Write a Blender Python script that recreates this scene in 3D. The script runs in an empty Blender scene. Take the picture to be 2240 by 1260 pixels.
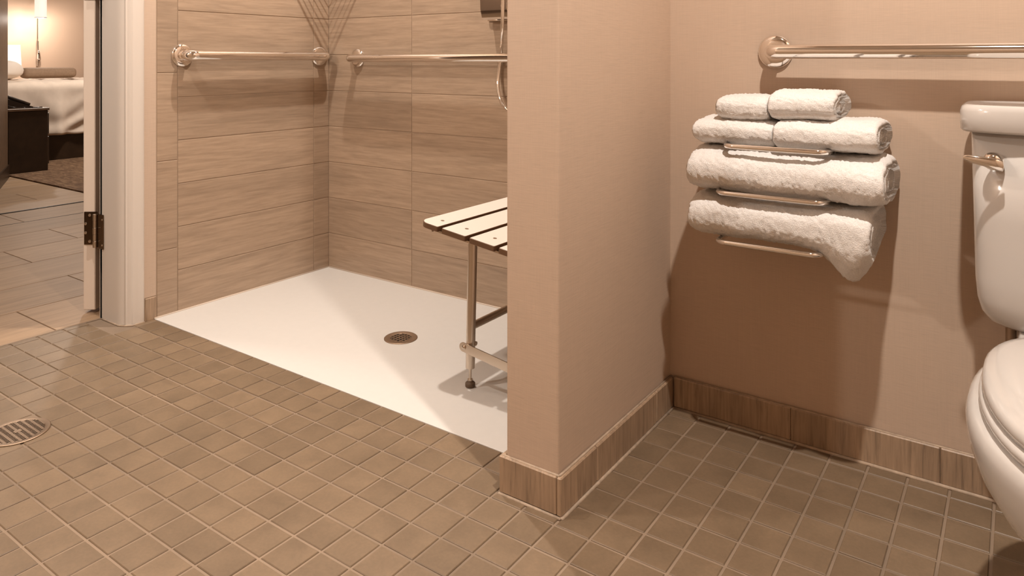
import bpy, bmesh, math, random
from mathutils import Vector, Matrix, noise
random.seed(7)
PI = math.pi
SC = bpy.context.scene
COL = SC.collection

# ------------------------------------------------------------------ camera
CAM_H = 0.893
YAW = math.radians(35.07)
F_PX, W_PX, H_PX, HOR = 1585.0, 2240.0, 1260.0, 132.0
cd = bpy.data.cameras.new('camera')
cam = bpy.data.objects.new('camera', cd); COL.objects.link(cam)
cam.location = (0, 0, CAM_H); cam.rotation_euler = (PI / 2, 0, YAW)
cd.sensor_width = 36.0; cd.lens = 36.0 * F_PX / W_PX
cd.shift_y = -(H_PX / 2 - HOR) / W_PX
cd.clip_start = 0.02; cd.clip_end = 60
SC.camera = cam

# ------------------------------------------------------------------ world, exposure
wd = bpy.data.worlds.new('world'); SC.world = wd; wd.use_nodes = True
wd.node_tree.nodes['Background'].inputs[0].default_value = (1.0, 0.8, 0.62, 1)
wd.node_tree.nodes['Background'].inputs[1].default_value = 0.0
SC.view_settings.view_transform = 'Standard'
SC.view_settings.look = 'None'
SC.view_settings.gamma = 1.0
SC.view_settings.use_curve_mapping = False
SC.view_settings.exposure = 0.02
SC.cycles.use_denoising = True
SC.cycles.max_bounces = 10
SC.cycles.diffuse_bounces = 6
SC.cycles.sample_clamp_indirect = 4.0
SC.cycles.caustics_reflective = False
SC.cycles.caustics_refractive = False

# lamp powers (watts) and tint; the lamps themselves are built with their fixtures below
TINT = (1.0, 0.885, 0.78)
P_SHOWER, P_TOILET, P_VANITY, P_BATH, P_HALL_FILL, P_SCONCE, P_LAMP, P_BED_FILL = 33, 47, 46, 21, 21, 16, 3, 62
L_SHOWER = (-1.83, 1.74, 2.415)
L_TOILET = (-0.04, 0.82, 2.415)
L_VANITY = (-2.10, -0.62, 1.87)
L_BATH = (-1.95, 0.42, 2.415)

CEIL = 2.44

# ------------------------------------------------------------------ materials
def new_mat(name):
    m = bpy.data.materials.new(name); m.use_nodes = True
    nt = m.node_tree
    return m, nt, nt.nodes['Principled BSDF']
def plain(name, col, rough=0.5, metal=0.0, coat=0.0, sheen=0.0):
    m, nt, b = new_mat(name)
    b.inputs['Base Color'].default_value = (*col, 1)
    b.inputs['Roughness'].default_value = rough
    b.inputs['Metallic'].default_value = metal
    b.inputs['Coat Weight'].default_value = coat
    b.inputs['Sheen Weight'].default_value = sheen
    return m
def nd(nt, t, **kw):
    n = nt.nodes.new(t)
    for k, v in kw.items(): setattr(n, k, v)
    return n
def ramp(nt, fac, stops):
    r = nd(nt, 'ShaderNodeValToRGB')
    el = r.color_ramp.elements
    while len(el) < len(stops): el.new(0.5)
    for e, (p, c) in zip(el, stops):
        e.position = p; e.color = (*c, 1)
    nt.links.new(fac, r.inputs[0]); return r.outputs[0]
def sc3(c, k): return tuple(x * k for x in c)
def coords(nt, scale, rand=True):
    """object coordinates, scaled, shifted by a per-object random offset"""
    tc = nd(nt, 'ShaderNodeTexCoord')
    mp = nd(nt, 'ShaderNodeMapping'); mp.inputs['Scale'].default_value = scale
    nt.links.new(tc.outputs['Object'], mp.inputs['Vector'])
    if rand:
        oi = nd(nt, 'ShaderNodeObjectInfo')
        mu = nd(nt, 'ShaderNodeMath', operation='MULTIPLY'); mu.inputs[1].default_value = 37.0
        nt.links.new(oi.outputs['Random'], mu.inputs[0])
        nt.links.new(mu.outputs[0], mp.inputs['Location'])
    return mp.outputs[0]
def noise_n(nt, vec, scale, detail=4, rough=0.55, dist=0.0):
    n = nd(nt, 'ShaderNodeTexNoise')
    n.inputs['Scale'].default_value = scale; n.inputs['Detail'].default_value = detail
    n.inputs['Roughness'].default_value = rough; n.inputs['Distortion'].default_value = dist
    nt.links.new(vec, n.inputs['Vector']); return n.outputs[0]
def mixc(nt, fac, a, b, mode='MIX'):
    m = nd(nt, 'ShaderNodeMix', data_type='RGBA', blend_type=mode)
    for s, v in ((0, fac), (6, a), (7, b)):
        if hasattr(v, 'node'): nt.links.new(v, m.inputs[s])
        elif isinstance(v, (int, float)): m.inputs[s].default_value = v
        else: m.inputs[s].default_value = (*v, 1)
    return m.outputs[2]
def bump(nt, b, h, strength, dist):
    n = nd(nt, 'ShaderNodeBump'); n.inputs['Strength'].default_value = strength
    n.inputs['Distance'].default_value = dist
    nt.links.new(h, n.inputs['Height']); nt.links.new(n.outputs[0], b.inputs['Normal'])

def wood_tile(name, col, rough=0.38, scale=(1.8, 26, 26), contrast=0.3, rnd=0.10):
    """porcelain tile with a wood-look figure running along local X"""
    m, nt, b = new_mat(name)
    v = coords(nt, scale)
    n1 = noise_n(nt, v, 1.5, 8, 0.66, 1.1)
    n2 = noise_n(nt, coords(nt, (scale[0] * 3.5, scale[1] * 4, scale[2] * 4)), 1.5, 4, 0.6)
    c1 = ramp(nt, n1, [(0.30, sc3(col, 1 - contrast)), (0.52, col), (0.72, sc3(col, 1 + contrast * 0.55))])
    c2 = ramp(nt, n2, [(0.3, (0.86, 0.85, 0.84)), (0.62, (1.05, 1.05, 1.05))])
    c = mixc(nt, 1.0, c1, c2, 'MULTIPLY')
    oi = nd(nt, 'ShaderNodeObjectInfo')
    rr = ramp(nt, oi.outputs['Random'], [(0, (1 - rnd,) * 3), (1, (1 + rnd,) * 3)])
    c = mixc(nt, 1.0, c, rr, 'MULTIPLY')
    nt.links.new(c, b.inputs['Base Color'])
    b.inputs['Roughness'].default_value = rough
    bump(nt, b, n2, 0.08, 0.002)
    return m
def mosaic_mat(name, col):
    m, nt, b = new_mat(name)
    geo = nd(nt, 'ShaderNodeNewGeometry')
    mp = nd(nt, 'ShaderNodeMapping'); nt.links.new(geo.outputs['Position'], mp.inputs['Vector'])
    oi = nd(nt, 'ShaderNodeObjectInfo')
    ad = nd(nt, 'ShaderNodeMath', operation='ADD')
    nt.links.new(oi.outputs['Random'], ad.inputs[0]); nt.links.new(geo.outputs['Random Per Island'], ad.inputs[1])
    fr = nd(nt, 'ShaderNodeMath', operation='FRACT'); nt.links.new(ad.outputs[0], fr.inputs[0])
    mu = nd(nt, 'ShaderNodeMath', operation='MULTIPLY'); mu.inputs[1].default_value = 53.0
    nt.links.new(fr.outputs[0], mu.inputs[0]); nt.links.new(mu.outputs[0], mp.inputs['Location'])
    n1 = noise_n(nt, mp.outputs[0], 9, 4, 0.6, 0.3)
    n2 = noise_n(nt, mp.outputs[0], 160, 3, 0.6)
    c = ramp(nt, n1, [(0.3, sc3(col, 0.86)), (0.5, col), (0.72, sc3(col, 1.16))])
    rr = ramp(nt, fr.outputs[0], [(0, (0.91,) * 3), (0.5, (1.0,) * 3), (1, (1.08,) * 3)])
    c = mixc(nt, 1.0, c, rr, 'MULTIPLY')
    c = mixc(nt, 1.0, c, ramp(nt, n2, [(0.3, (0.93,) * 3), (0.7, (1.05,) * 3)]), 'MULTIPLY')
    nt.links.new(c, b.inputs['Base Color'])
    b.inputs['Roughness'].default_value = 0.42
    b.inputs['Specular IOR Level'].default_value = 0.4
    bump(nt, b, n2, 0.05, 0.001)
    return m
def wallpaper_mat(name, col):
    """vinyl wall covering with a fine horizontal linen weave"""
    m, nt, b = new_mat(name)
    h = noise_n(nt, coords(nt, (22, 22, 700), False), 1.0, 3, 0.6)
    v = noise_n(nt, coords(nt, (620, 620, 14), False), 1.0, 2, 0.6)
    big = noise_n(nt, coords(nt, (26, 26, 380), False), 1.0, 2, 0.5)
    c = ramp(nt, h, [(0.25, sc3(col, 0.92)), (0.5, col), (0.75, sc3(col, 1.05))])
    c = mixc(nt, 1.0, c, ramp(nt, v, [(0.3, (0.975,) * 3), (0.7, (1.02,) * 3)]), 'MULTIPLY')
    c = mixc(nt, 1.0, c, ramp(nt, big, [(0.2, (0.90, 0.89, 0.88)), (0.34, (1.0,) * 3)]), 'MULTIPLY')
    nt.links.new(c, b.inputs['Base Color'])
    b.inputs['Roughness'].default_value = 0.6
    b.inputs['Specular IOR Level'].default_value = 0.25
    bump(nt, b, h, 0.12, 0.001)
    return m
def streak_mat(name, col):
    """base tile cut across the grain: streaks run vertically"""
    m, nt, b = new_mat(name)
    n = noise_n(nt, coords(nt, (130, 130, 7)), 1.0, 5, 0.65, 0.4)
    big = noise_n(nt, coords(nt, (14, 14, 3)), 1.0, 3, 0.6)
    c = ramp(nt, n, [(0.3, sc3(col, 0.62)), (0.5, col), (0.72, sc3(col, 1.22))])
    c = mixc(nt, 1.0, c, ramp(nt, big, [(0.3, (0.8,) * 3), (0.7, (1.12,) * 3)]), 'MULTIPLY')
    nt.links.new(c, b.inputs['Base Color'])
    b.inputs['Roughness'].default_value = 0.45
    bump(nt, b, n, 0.1, 0.001)
    return m
def terry_mat(name, col):
    m, nt, b = new_mat(name)
    n = noise_n(nt, coords(nt, (1, 1, 1)), 420, 3, 0.75)
    n2 = noise_n(nt, coords(nt, (1, 1, 1)), 90, 4, 0.7)
    c = mixc(nt, 1.0, ramp(nt, n, [(0.3, sc3(col, 0.8)), (0.65, col)]), ramp(nt, n2, [(0.3, (0.96,) * 3), (0.6, (1.0,) * 3)]), 'MULTIPLY')
    nt.links.new(c, b.inputs['Base Color'])
    b.inputs['Roughness'].default_value = 0.95
    b.inputs['Sheen Weight'].default_value = 0.3
    b.inputs['Specular IOR Level'].default_value = 0.1
    ad = nd(nt, 'ShaderNodeMath', operation='MULTIPLY_ADD'); ad.inputs[1].default_value = 0.35; nt.links.new(n2, ad.inputs[0]); nt.links.new(n, ad.inputs[2])
    bump(nt, b, ad.outputs[0], 0.65, 0.0035)
    return m
def mottled(name, col, amp, scale, rough=0.5, b_str=0.05, spec=0.5):
    m, nt, b = new_mat(name)
    n = noise_n(nt, coords(nt, (1, 1, 1), False), scale, 4, 0.6)
    nt.links.new(ramp(nt, n, [(0.3, sc3(col, 1 - amp)), (0.7, sc3(col, 1 + amp))]), b.inputs['Base Color'])
    b.inputs['Roughness'].default_value = rough
    b.inputs['Specular IOR Level'].default_value = spec
    bump(nt, b, n, b_str, 0.002)
    return m
def emis(name, col, strength):
    m, nt, b = new_mat(name)
    b.inputs['Base Color'].default_value = (0.8, 0.75, 0.7, 1)
    b.inputs['Emission Color'].default_value = (*col, 1)
    b.inputs['Emission Strength'].default_value = strength
    return m

MT = dict(
    wall_tile=wood_tile('wall_tile', (0.39, 0.29, 0.209), contrast=0.19, rnd=0.08),
    plank=wood_tile('floor_plank', (0.32, 0.212, 0.128), rough=0.5, scale=(1.2, 16, 16), contrast=0.24, rnd=0.09),
    wall_grout=plain('wall_grout', (0.38, 0.288, 0.21), 0.85),
    mosaic=mosaic_mat('mosaic', (0.186, 0.132, 0.084)),
    grout=mottled('floor_grout', (0.235, 0.174, 0.123), 0.28, 2.2, 0.9),
    plank_grout=plain('plank_grout', (0.16, 0.10, 0.06), 0.9),
    paper=wallpaper_mat('wallpaper', (0.55, 0.43, 0.338)),
    base=streak_mat('base_tile', (0.375, 0.268, 0.182)),
    caulk=mottled('caulk', (0.40, 0.31, 0.23), 0.2, 60, 0.6),
    caulk_pan=plain('pan_caulk', (0.56, 0.47, 0.39), 0.5),
    pan=mottled('shower_pan', (0.60, 0.585, 0.56), 0.012, 40, 0.55, 0.03),
    paint=plain('door_paint', (0.74, 0.64, 0.55), 0.38),
    frame_paint=plain('frame_paint', (0.65, 0.597, 0.543), 0.35),
    ceil=plain('ceiling_paint', (0.42, 0.37, 0.32), 0.8),
    chrome=plain('chrome', (0.90, 0.86, 0.82), 0.06, 1.0),
    steel=plain('brushed_steel', (0.60, 0.52, 0.44), 0.28, 1.0),
    drain=plain('drain_metal', (0.34, 0.25, 0.18), 0.5, 1.0),
    hinge=plain('hinge_steel', (0.16, 0.11, 0.07), 0.25, 1.0),
    dark=plain('hole_shade', (0.012, 0.007, 0.004), 0.9),
    rubber=plain('foot_rubber', (0.10, 0.065, 0.04), 0.6),
    slat_top=plain('white_laminate', (0.80, 0.74, 0.68), 0.4),
    slat_edge=plain('phenolic_edge', (0.13, 0.07, 0.035), 0.5),
    porcelain=plain('porcelain', (0.515, 0.495, 0.475), 0.10, 0, 0.4),
    towel=terry_mat('terry', (0.90, 0.885, 0.87)),
    linen=mottled('bed_linen', (0.66, 0.55, 0.45), 0.06, 14, 0.8),
    pillow=plain('pillow_cotton', (0.80, 0.72, 0.64), 0.85),
    bolster=mottled('bolster_fabric', (0.34, 0.23, 0.15), 0.12, 60, 0.8),
    darkwood=mottled('dark_wood', (0.028, 0.015, 0.0075), 0.3, 12, 0.35),
    darkpanel=mottled('dark_panel', (0.13, 0.08, 0.047), 0.2, 20, 0.45),
    phone=plain('phone_plastic', (0.018, 0.011, 0.007), 0.3),
    carpet=None,
    bedwall=plain('bedroom_paint', (0.62, 0.45, 0.33), 0.75),
    shade=emis('lamp_shade', (1, 0.84, 0.71), 0.75),
    glass=emis('sconce_glass', (1, 0.86, 0.74), 0.75),
    lens=emis('lamp_lens', (1, 0.84, 0.66), 6.0),
    transition=plain('transition_strip', (0.012, 0.008, 0.005), 0.4),
)
def carpet_mat():
    m, nt, b = new_mat('carpet')
    n = noise_n(nt, coords(nt, (9, 42, 9), False), 1.0, 5, 0.7, 0.8)
    n2 = noise_n(nt, coords(nt, (1, 1, 1), False), 220, 2, 0.6)
    c = ramp(nt, n, [(0.35, (0.07, 0.034, 0.014)), (0.5, (0.135, 0.073, 0.036)), (0.66, (0.24, 0.145, 0.08))])
    nt.links.new(c, b.inputs['Base Color']); b.inputs['Roughness'].default_value = 0.95
    bump(nt, b, n2, 0.5, 0.004)
    return m
MT['carpet'] = carpet_mat()

# ------------------------------------------------------------------ object helpers
ORG = {}
def _meta(o, label=None, cat=None, group=None, kind=None):
    if label: o['label'] = label
    if cat: o['category'] = cat
    if group: o['group'] = group
    if kind: o['kind'] = kind
    return o
def thing(name, loc, label, cat, group=None):
    o = bpy.data.objects.new(name, None); COL.objects.link(o)
    o.location = loc; o.empty_display_size = 0.05
    ORG[o] = Vector(loc)
    return _meta(o, label, cat, group)
def obj(name, bm, mat, parent=None, smooth=False, loc=None, angle=None, **meta):
    """bm holds WORLD coordinates; becomes one mesh object (child of parent if given)"""
    porg = ORG.get(parent, Vector((0, 0, 0))) if parent else Vector((0, 0, 0))
    if loc is None:
        if parent is None and len(bm.verts):
            xs = [v.co.x for v in bm.verts]; ys = [v.co.y for v in bm.verts]; zs = [v.co.z for v in bm.verts]
            loc = ((min(xs) + max(xs)) / 2, (min(ys) + max(ys)) / 2, min(zs))
            if meta.get('kind') == 'structure': loc = (0, 0, 0)
        else: loc = porg
    loc = Vector(loc)
    bmesh.ops.translate(bm, verts=bm.verts, vec=-loc)
    bmesh.ops.recalc_face_normals(bm, faces=bm.faces)
    me = bpy.data.meshes.new(name)
    for m in (mat if isinstance(mat, (list, tuple)) else [mat]): me.materials.append(MT[m])
    bm.to_mesh(me); bm.free()
    if smooth:
        for p in me.polygons: p.use_smooth = True
        if angle: me.set_sharp_from_angle(angle=math.radians(angle))
    o = bpy.data.objects.new(name, me); COL.objects.link(o)
    ORG[o] = loc
    if parent: o.parent = parent
    o.location = loc - porg
    return _meta(o, **meta)
def inst(name, me, parent, world, rot=None):
    o = bpy.data.objects.new(name, me); COL.objects.link(o)
    o.parent = parent; o.location = Vector(world) - ORG.get(parent, Vector())
    if rot: o.rotation_euler = rot
    return o
def B(): return bmesh.new()
def box(bm, x0, x1, y0, y1, z0, z1, bev=0.0, seg=1):
    r = bmesh.ops.create_cube(bm, size=1.0)
    vs = r['verts']
    for v in vs:
        v.co = Vector(((x0 + x1) / 2 + v.co.x * (x1 - x0), (y0 + y1) / 2 + v.co.y * (y1 - y0), (z0 + z1) / 2 + v.co.z * (z1 - z0)))
    if bev > 0:
        es = list({e for v in vs for e in v.link_edges})
        bmesh.ops.bevel(bm, geom=es, offset=bev, segments=seg, profile=0.5, affect='EDGES', clamp_overlap=True)
    return bm
def bx(x0, x1, y0, y1, z0, z1, bev=0.0, seg=1): return box(B(), x0, x1, y0, y1, z0, z1, bev, seg)
def ring_loft(bm, rings, cap0=True, cap1=True, closed=True):
    vr = [[bm.verts.new(p) for p in r] for r in rings]
    n = len(vr[0])
    for a, b in zip(vr, vr[1:]):
        for i in range(n if closed else n - 1):
            j = (i + 1) % n
            bm.faces.new((a[i], a[j], b[j], b[i]))
    if cap0: bm.faces.new(vr[0][::-1])
    if cap1: bm.faces.new(vr[-1])
    return vr
def tube(bm, pts, r, n=14, caps=True):
    pts = [Vector(p) for p in pts]
    rs = r if isinstance(r, (list, tuple)) else [r] * len(pts)
    t = [(pts[min(i + 1, len(pts) - 1)] - pts[max(i - 1, 0)]).normalized() for i in range(len(pts))]
    up = Vector((0, 0, 1)) if abs(t[0].z) < 0.9 else Vector((1, 0, 0))
    u = t[0].cross(up).normalized()
    rings = []
    for i, p in enumerate(pts):
        u = (u - t[i] * u.dot(t[i])).normalized()
        w = t[i].cross(u)
        rings.append([p + (u * math.cos(2 * PI * k / n) + w * math.sin(2 * PI * k / n)) * rs[i] for k in range(n)])
    ring_loft(bm, rings, caps, caps)
    return bm
def fillet(pts, rad, n=7):
    pts = [Vector(p) for p in pts]; out = [pts[0]]
    for a, b, c in zip(pts, pts[1:], pts[2:]):
        d1 = (a - b).normalized(); d2 = (c - b).normalized()
        ang = d1.angle(d2); L = min(rad / math.tan(ang / 2), (a - b).length * 0.49, (c - b).length * 0.49)
        p0 = b + d1 * L; p1 = b + d2 * L
        for i in range(n + 1):
            s = i / n
            out.append(p0 * (1 - s) ** 2 + b * 2 * s * (1 - s) + p1 * s ** 2)
    out.append(pts[-1]); return out
def lathe(bm, prof, c, axis=(0, 0, 1), n=32):
    ax = Vector(axis).normalized()
    up = Vector((0, 0, 1)) if abs(ax.z) < 0.9 else Vector((1, 0, 0))
    u = ax.cross(up).normalized(); w = ax.cross(u); c = Vector(c)
    rings = [[c + ax * h + (u * math.cos(2 * PI * k / n) + w * math.sin(2 * PI * k / n)) * max(r, 1e-5) for k in range(n)] for r, h in prof]
    ring_loft(bm, rings); return bm
def prism(bm, poly, z0, z1):
    ring_loft(bm, [[(x, y, z0) for x, y in poly], [(x, y, z1) for x, y in poly]]); return bm
def proj_px(p):
    x, y, z = p[0], p[1], p[2] - CAM_H
    fw = -x * math.sin(YAW) + y * math.cos(YAW); ri = x * math.cos(YAW) + y * math.sin(YAW)
    if fw < 0.05: return None
    return (W_PX / 2 + F_PX * ri / fw, HOR - F_PX * z / fw, fw)

# ================================================================== SETTING
XL, XR = -2.4508, 0.62            # backing plane of left wall (tile face -2.45), right wall
YB, YF = 2.1108, -0.80            # backing of shower back wall, wall behind the camera
YT = 1.775                       # wall behind the toilet
DX0, DX1 = -2.60, -2.4508         # left wall thickness
DY0, DY1 = 0.30, 1.236           # door opening
WX0, WX1, WY0 = -0.869, -0.744, 1.218   # partition
PANY = 1.338

floor = obj('floor', bx(-2.605, XR, YF, YB, -0.06, -0.0022), 'grout', kind='structure', label='small square brown mosaic tile floor')
ceiling = obj('ceiling', bx(-9.0, XR + 0.1, YF - 0.6, 5.6, CEIL, CEIL + 0.1), 'ceil', kind='structure', label='plain ceiling')
b = B()
box(b, DX0, DX1, 1.3015, YB, 0, CEIL); box(b, DX0, -2.463, DY1 + .012, 1.3015, 0, CEIL); box(b, DX0, DX1, YF, DY0, 0, CEIL); box(b, DX0, DX1, DY0, DY1, 2.07, CEIL)
wall_left = obj('wall_left', b, 'wall_grout', kind='structure', label='shower side wall in wood-look tile beside the door')
wall_back = obj('wall_back', bx(-2.70, -0.744, YB, YB + 0.12, 0, CEIL), 'wall_grout', kind='structure', label='shower back wall in wood-look tile')
wall_part = obj('wall_partition', bx(WX0, WX1, WY0, YB, -0.002, CEIL, 0.004, 2), 'paper', kind='structure', label='short papered partition wall between shower and toilet')
wall_rear = obj('wall_rear', bx(WX1, XR, YT, YB + 0.12, -0.002, CEIL), 'paper', kind='structure', label='papered wall behind the toilet and towels')
wall_right = obj('wall_right', bx(XR, XR + 0.1, YF, YB + 0.12, -0.002, CEIL), 'wall_tile', kind='structure', label='unseen side wall right of the toilet, toned dark against bounce light')  # out of view; wood tile colour chosen to keep the towel shadow deep
wall_front = obj('wall_front', bx(DX0, XR + 0.1, YF - 0.1, YF, -0.002, CEIL), 'wall_tile', kind='structure', label='unseen wall behind the viewer, toned dark against bounce light')  # also unseen; the tile colour is there to lower bounce light
# papered strip of the left wall next to the door frame, and the part of the wall on the near side of the door
b = B(); box(b, DX1 - .01, -2.4497, 1.30, 1.3455, 0.079, CEIL, 0.001)
wallstrip = obj('trim_1', b, 'paper', kind='structure', label='narrow papered strip between door frame and shower tile')
b = B(); box(b, DX1 - .01, -2.4495, YF, DY0 - 0.06, 0, CEIL)
obj('wall_near', b, 'paper', kind='structure', label='papered wall on the near side of the doorway')

# ---- wall tiles
def tile_mesh(name, L, H, T, mat, ch=0.0012):
    """slab: long axis local X, thickness -Y (front face at y=0 side -), height Z; origin centre of back face"""
    bm = B()
    def rect(a, hh, y): return [(-a, y, -hh), (a, y, -hh), (a, y, hh), (-a, y, hh)]
    ring_loft(bm, [rect(L / 2, H / 2, 0), rect(L / 2, H / 2, -T + ch), rect(L / 2 - ch, H / 2 - ch, -T)], cap0=False)
    bmesh.ops.recalc_face_normals(bm, faces=bm.faces)
    me = bpy.data.meshes.new(name); me.materials.append(MT[mat]); bm.to_mesh(me); bm.free(); return me
G = 0.0030
zs = [0.0] + [0.148 + 0.1537 * k for k in range(14)] + [CEIL - 0.14, CEIL]
TM = {}
def wall_tiles(parent, cols, rows, place, rot):
    for a0, a1 in cols:
        for z0, z1 in rows:
            L, H = a1 - a0 - G, z1 - z0 - G
            k = (round(L, 4), round(H, 4))
            if k not in TM: TM[k] = tile_mesh('tile', L, H, 0.0020, 'wall_tile', 0.0008)
            o = inst('tile', TM[k], parent, place((a0 + a1) / 2, (z0 + z1) / 2), rot)
            pass
rows = list(zip(zs, zs[1:]))
ROTL = (0, 0, PI / 2)      # local -Y -> world +X
wall_tiles(wall_left, [(1.423, 2.028), (2.028, 2.110)], rows, lambda a, z: (XL, a, z), ROTL)
wall_tiles(wall_left, [(1.347, 1.423)], [(0, .23), (.23, .541), (.541, .85), (.85, 1.16), (1.16, 1.47), (1.47, 1.78), (1.78, 2.09), (2.09, 2.44)], lambda a, z: (XL, a, z), ROTL)
wall_tiles(wall_back, [(-2.45, -1.963), (-1.963, -1.353), (-1.353, WX0)], rows, lambda a, z: (a, YB, z), None)

# ---- mosaic floor tiles
P = 0.0768; GX = -0.658; GY = 1.187; GR = 0.0052
def chip(bm, x0, x1, y0, y1, dz=0.0):
    c = 0.0014
    def r(i, z): return [(x0 + i, y0 + i, z), (x1 - i, y0 + i, z), (x1 - i, y1 - i, z), (x0 + i, y1 - i, z)]
    ring_loft(bm, [r(0, -0.006), r(0, -c + dz), r(c, dz)], cap0=False)
cells = []
for i in range(-26, 18):
    for j in range(-27, 9):
        x0, x1 = GX + i * P + GR / 2, GX + (i + 1) * P - GR / 2
        y0, y1 = GY + j * P + GR / 2, GY + (j + 1) * P - GR / 2
        xm = (x0 + x1) / 2; ym = (y0 + y1) / 2
        xlo = -2.603 if (DY0 < ym < DY1) else -2.448
        parts = []
        if xm < -0.888: ylim = PANY - 0.001
        elif xm < -0.735: ylim = 1.2055
        else: ylim = 1.762
        xa, xb, ya, yb = max(x0, xlo), min(x1, XR), max(y0, YF), min(y1, ylim)
        if ya < 1.236 < yb and xm < -2.46:
            continue
        if xb - xa > 0.006 and yb - ya > 0.006:
            cells.append((xa, xb, ya, yb))
# the row that runs under the door frame
def area_px(c):
    q = [proj_px((x, y, 0)) for x, y in ((c[0], c[2]), (c[1], c[2]), (c[1], c[3]), (c[0], c[3]))]
    if any(p is None for p in q): return 0
    ins = sum(1 for p in q if 0 <= p[0] <= W_PX and 0 <= p[1] <= H_PX)
    if not ins: return 0
    # hidden behind the partition or below the toilet?
    a = 0
    for p, n in zip(q, q[1:] + q[:1]): a += p[0] * n[1] - n[0] * p[1]
    return abs(a) / 2 * ins / 4
cells.sort(key=area_px, reverse=True)
CM = {}
for c in cells[:300]:
    L, D = round(c[1] - c[0], 4), round(c[3] - c[2], 4)
    if (L, D) not in CM:
        bm = B(); chip(bm, -L / 2, L / 2, -D / 2, D / 2)
        bmesh.ops.recalc_face_normals(bm, faces=bm.faces)
        me = bpy.data.meshes.new('mosaic_tile'); me.materials.append(MT['mosaic']); bm.to_mesh(me); bm.free(); CM[(L, D)] = me
    inst('mosaic_tile', CM[(L, D)], floor, ((c[0] + c[1]) / 2, (c[2] + c[3]) / 2, random.uniform(-0.0004, 0.0004)),
         (random.uniform(-.003, .003), random.uniform(-.003, .003), random.uniform(-.004, .004)))
bm = B()
for c in cells[300:]: chip(bm, *c, dz=random.uniform(-.0003, .0003))
obj('mosaic_tiles', bm, 'mosaic', floor, kind='stuff')

# ---- base tiles
base_part = obj('baseboard_partition', bx(WX0 - 0.0005, WX1 + 0.0005, WY0 - 0.0015, YT, -0.002, 0.072), 'caulk', kind='structure', label='wood-look base tiles around the partition wall')
def base_piece(parent, x0, x1, y0, y1, z1=0.078):
    obj('base_tile', bx(x0, x1, y0, y1, 0.0025, z1, 0.0022), 'base', parent)
base_piece(base_part, WX0 - 0.0125, WX1 + 0.0005, 1.2085, WY0 - 0.0015)
base_piece(base_part, WX0 - 0.0125, WX0 - 0.001, WY0 - 0.001, PANY - 0.002)
for y0, y1 in ((1.2085, 1.355), (1.357, 1.660), (1.662, 1.7625)):
    base_piece(base_part, WX1 + 0.0010, WX1 + 0.0125, y0, y1)
base_rear = obj('baseboard_rear', bx(WX1 + 0.013, XR, YT - 0.002, YT, -0.002, 0.072), 'caulk', kind='structure', label='wood-look base tiles along the wall behind the toilet')
xx = WX1 + 0.013
for x1 in (-0.441, -0.138, 0.166, 0.469, XR):
    base_piece(base_rear, xx, x1 - 0.0008, 1.7635, YT - 0.002); xx = x1
# pale sealant beads: on top of the base tiles and along the floor
b = B()
tube(b, [(WX0 - .009, 1.2145, .0775), (WX1 + .004, 1.2145, .0785), (WX1 + .004, 1.2145, .0775)], 0.0026, 6)
tube(b, [(WX1 + .0045, 1.215, .0785), (WX1 + .0045, YT - .004, .0775)], 0.0028, 6)
obj('sealant_top', b, 'caulk', base_part, smooth=True)
b = B()
tube(b, [(WX0 - .012, 1.2075, 0), (WX1 + .012, 1.2075, 0)], 0.0035, 6)
tube(b, [(WX1 + .0135, 1.2075, 0), (WX1 + .0135, 1.7625, 0)], 0.0042, 6)
obj('sealant_floor', b, 'caulk', base_part, smooth=True)
b = B()
tube(b, [(WX1 + .013, YT - .006, .0785), (XR, YT - .006, .0775)], 0.0026, 6)
obj('sealant_top', b, 'caulk', base_rear, smooth=True)
b = B()
tube(b, [(WX1 + .013, 1.7625, 0), (XR, 1.7625, 0)], 0.0045, 6)
obj('sealant_floor', b, 'caulk', base_rear, smooth=True)
base_left = obj('baseboard_left', bx(DX1 - .01, -2.4475, 1.306, 1.3455, -0.002, 0.077, 0.002), 'base', kind='structure', label='short base tile between door frame and shower')

# ---- door frame (painted, profiled) : trim_2
b = B()
prof = [(DX0 - .012, 1.236), (-2.505, 1.236), (-2.493, 1.2368), (-2.483, 1.2392), (-2.475, 1.2432), (-2.469, 1.2480), (-2.4655, 1.2500), (-2.4610, 1.2525),
        (-2.4560, 1.2570), (-2.4530, 1.2620), (-2.4545, 1.2650), (-2.4535, 1.2700), (-2.4495, 1.2800), (-2.4470, 1.2900), (-2.4470, 1.2985), (-2.4490, 1.3030), (-2.4535, 1.3045), (-2.4615, 1.3045), (-2.4615, 1.2465), (DX0 - .012, 1.2465)]
prism(b, prof, 0.0, 2.07)
for p in (DY0,): box(b, DX0 - .012, -2.45, p - 0.06, p, 0, 2.07)
box(b, DX0 - .012, -2.45, DY0 - 0.06, 1.3035, 2.04, 2.10)
b2 = B(); box(b2, DX0 - .016, DX0, 1.236, 1.30, 0, 2.10)
frame = obj('trim_2', b, 'frame_paint', kind='structure', smooth=True, angle=50, label='cream painted door frame with moulded edge')
obj('casing', b2, 'frame_paint', frame)
# caulk crumbs at the foot of the frame
b = B(); tube(b, [(-2.598, 1.2345, 0), (-2.486, 1.235, 0), (-2.462, 1.2475, 0), (-2.4475, 1.262, 0), (-2.4465, 1.303, 0)], 0.003, 6)
obj('sealant_floor', b, 'caulk', frame, smooth=True)

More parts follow.
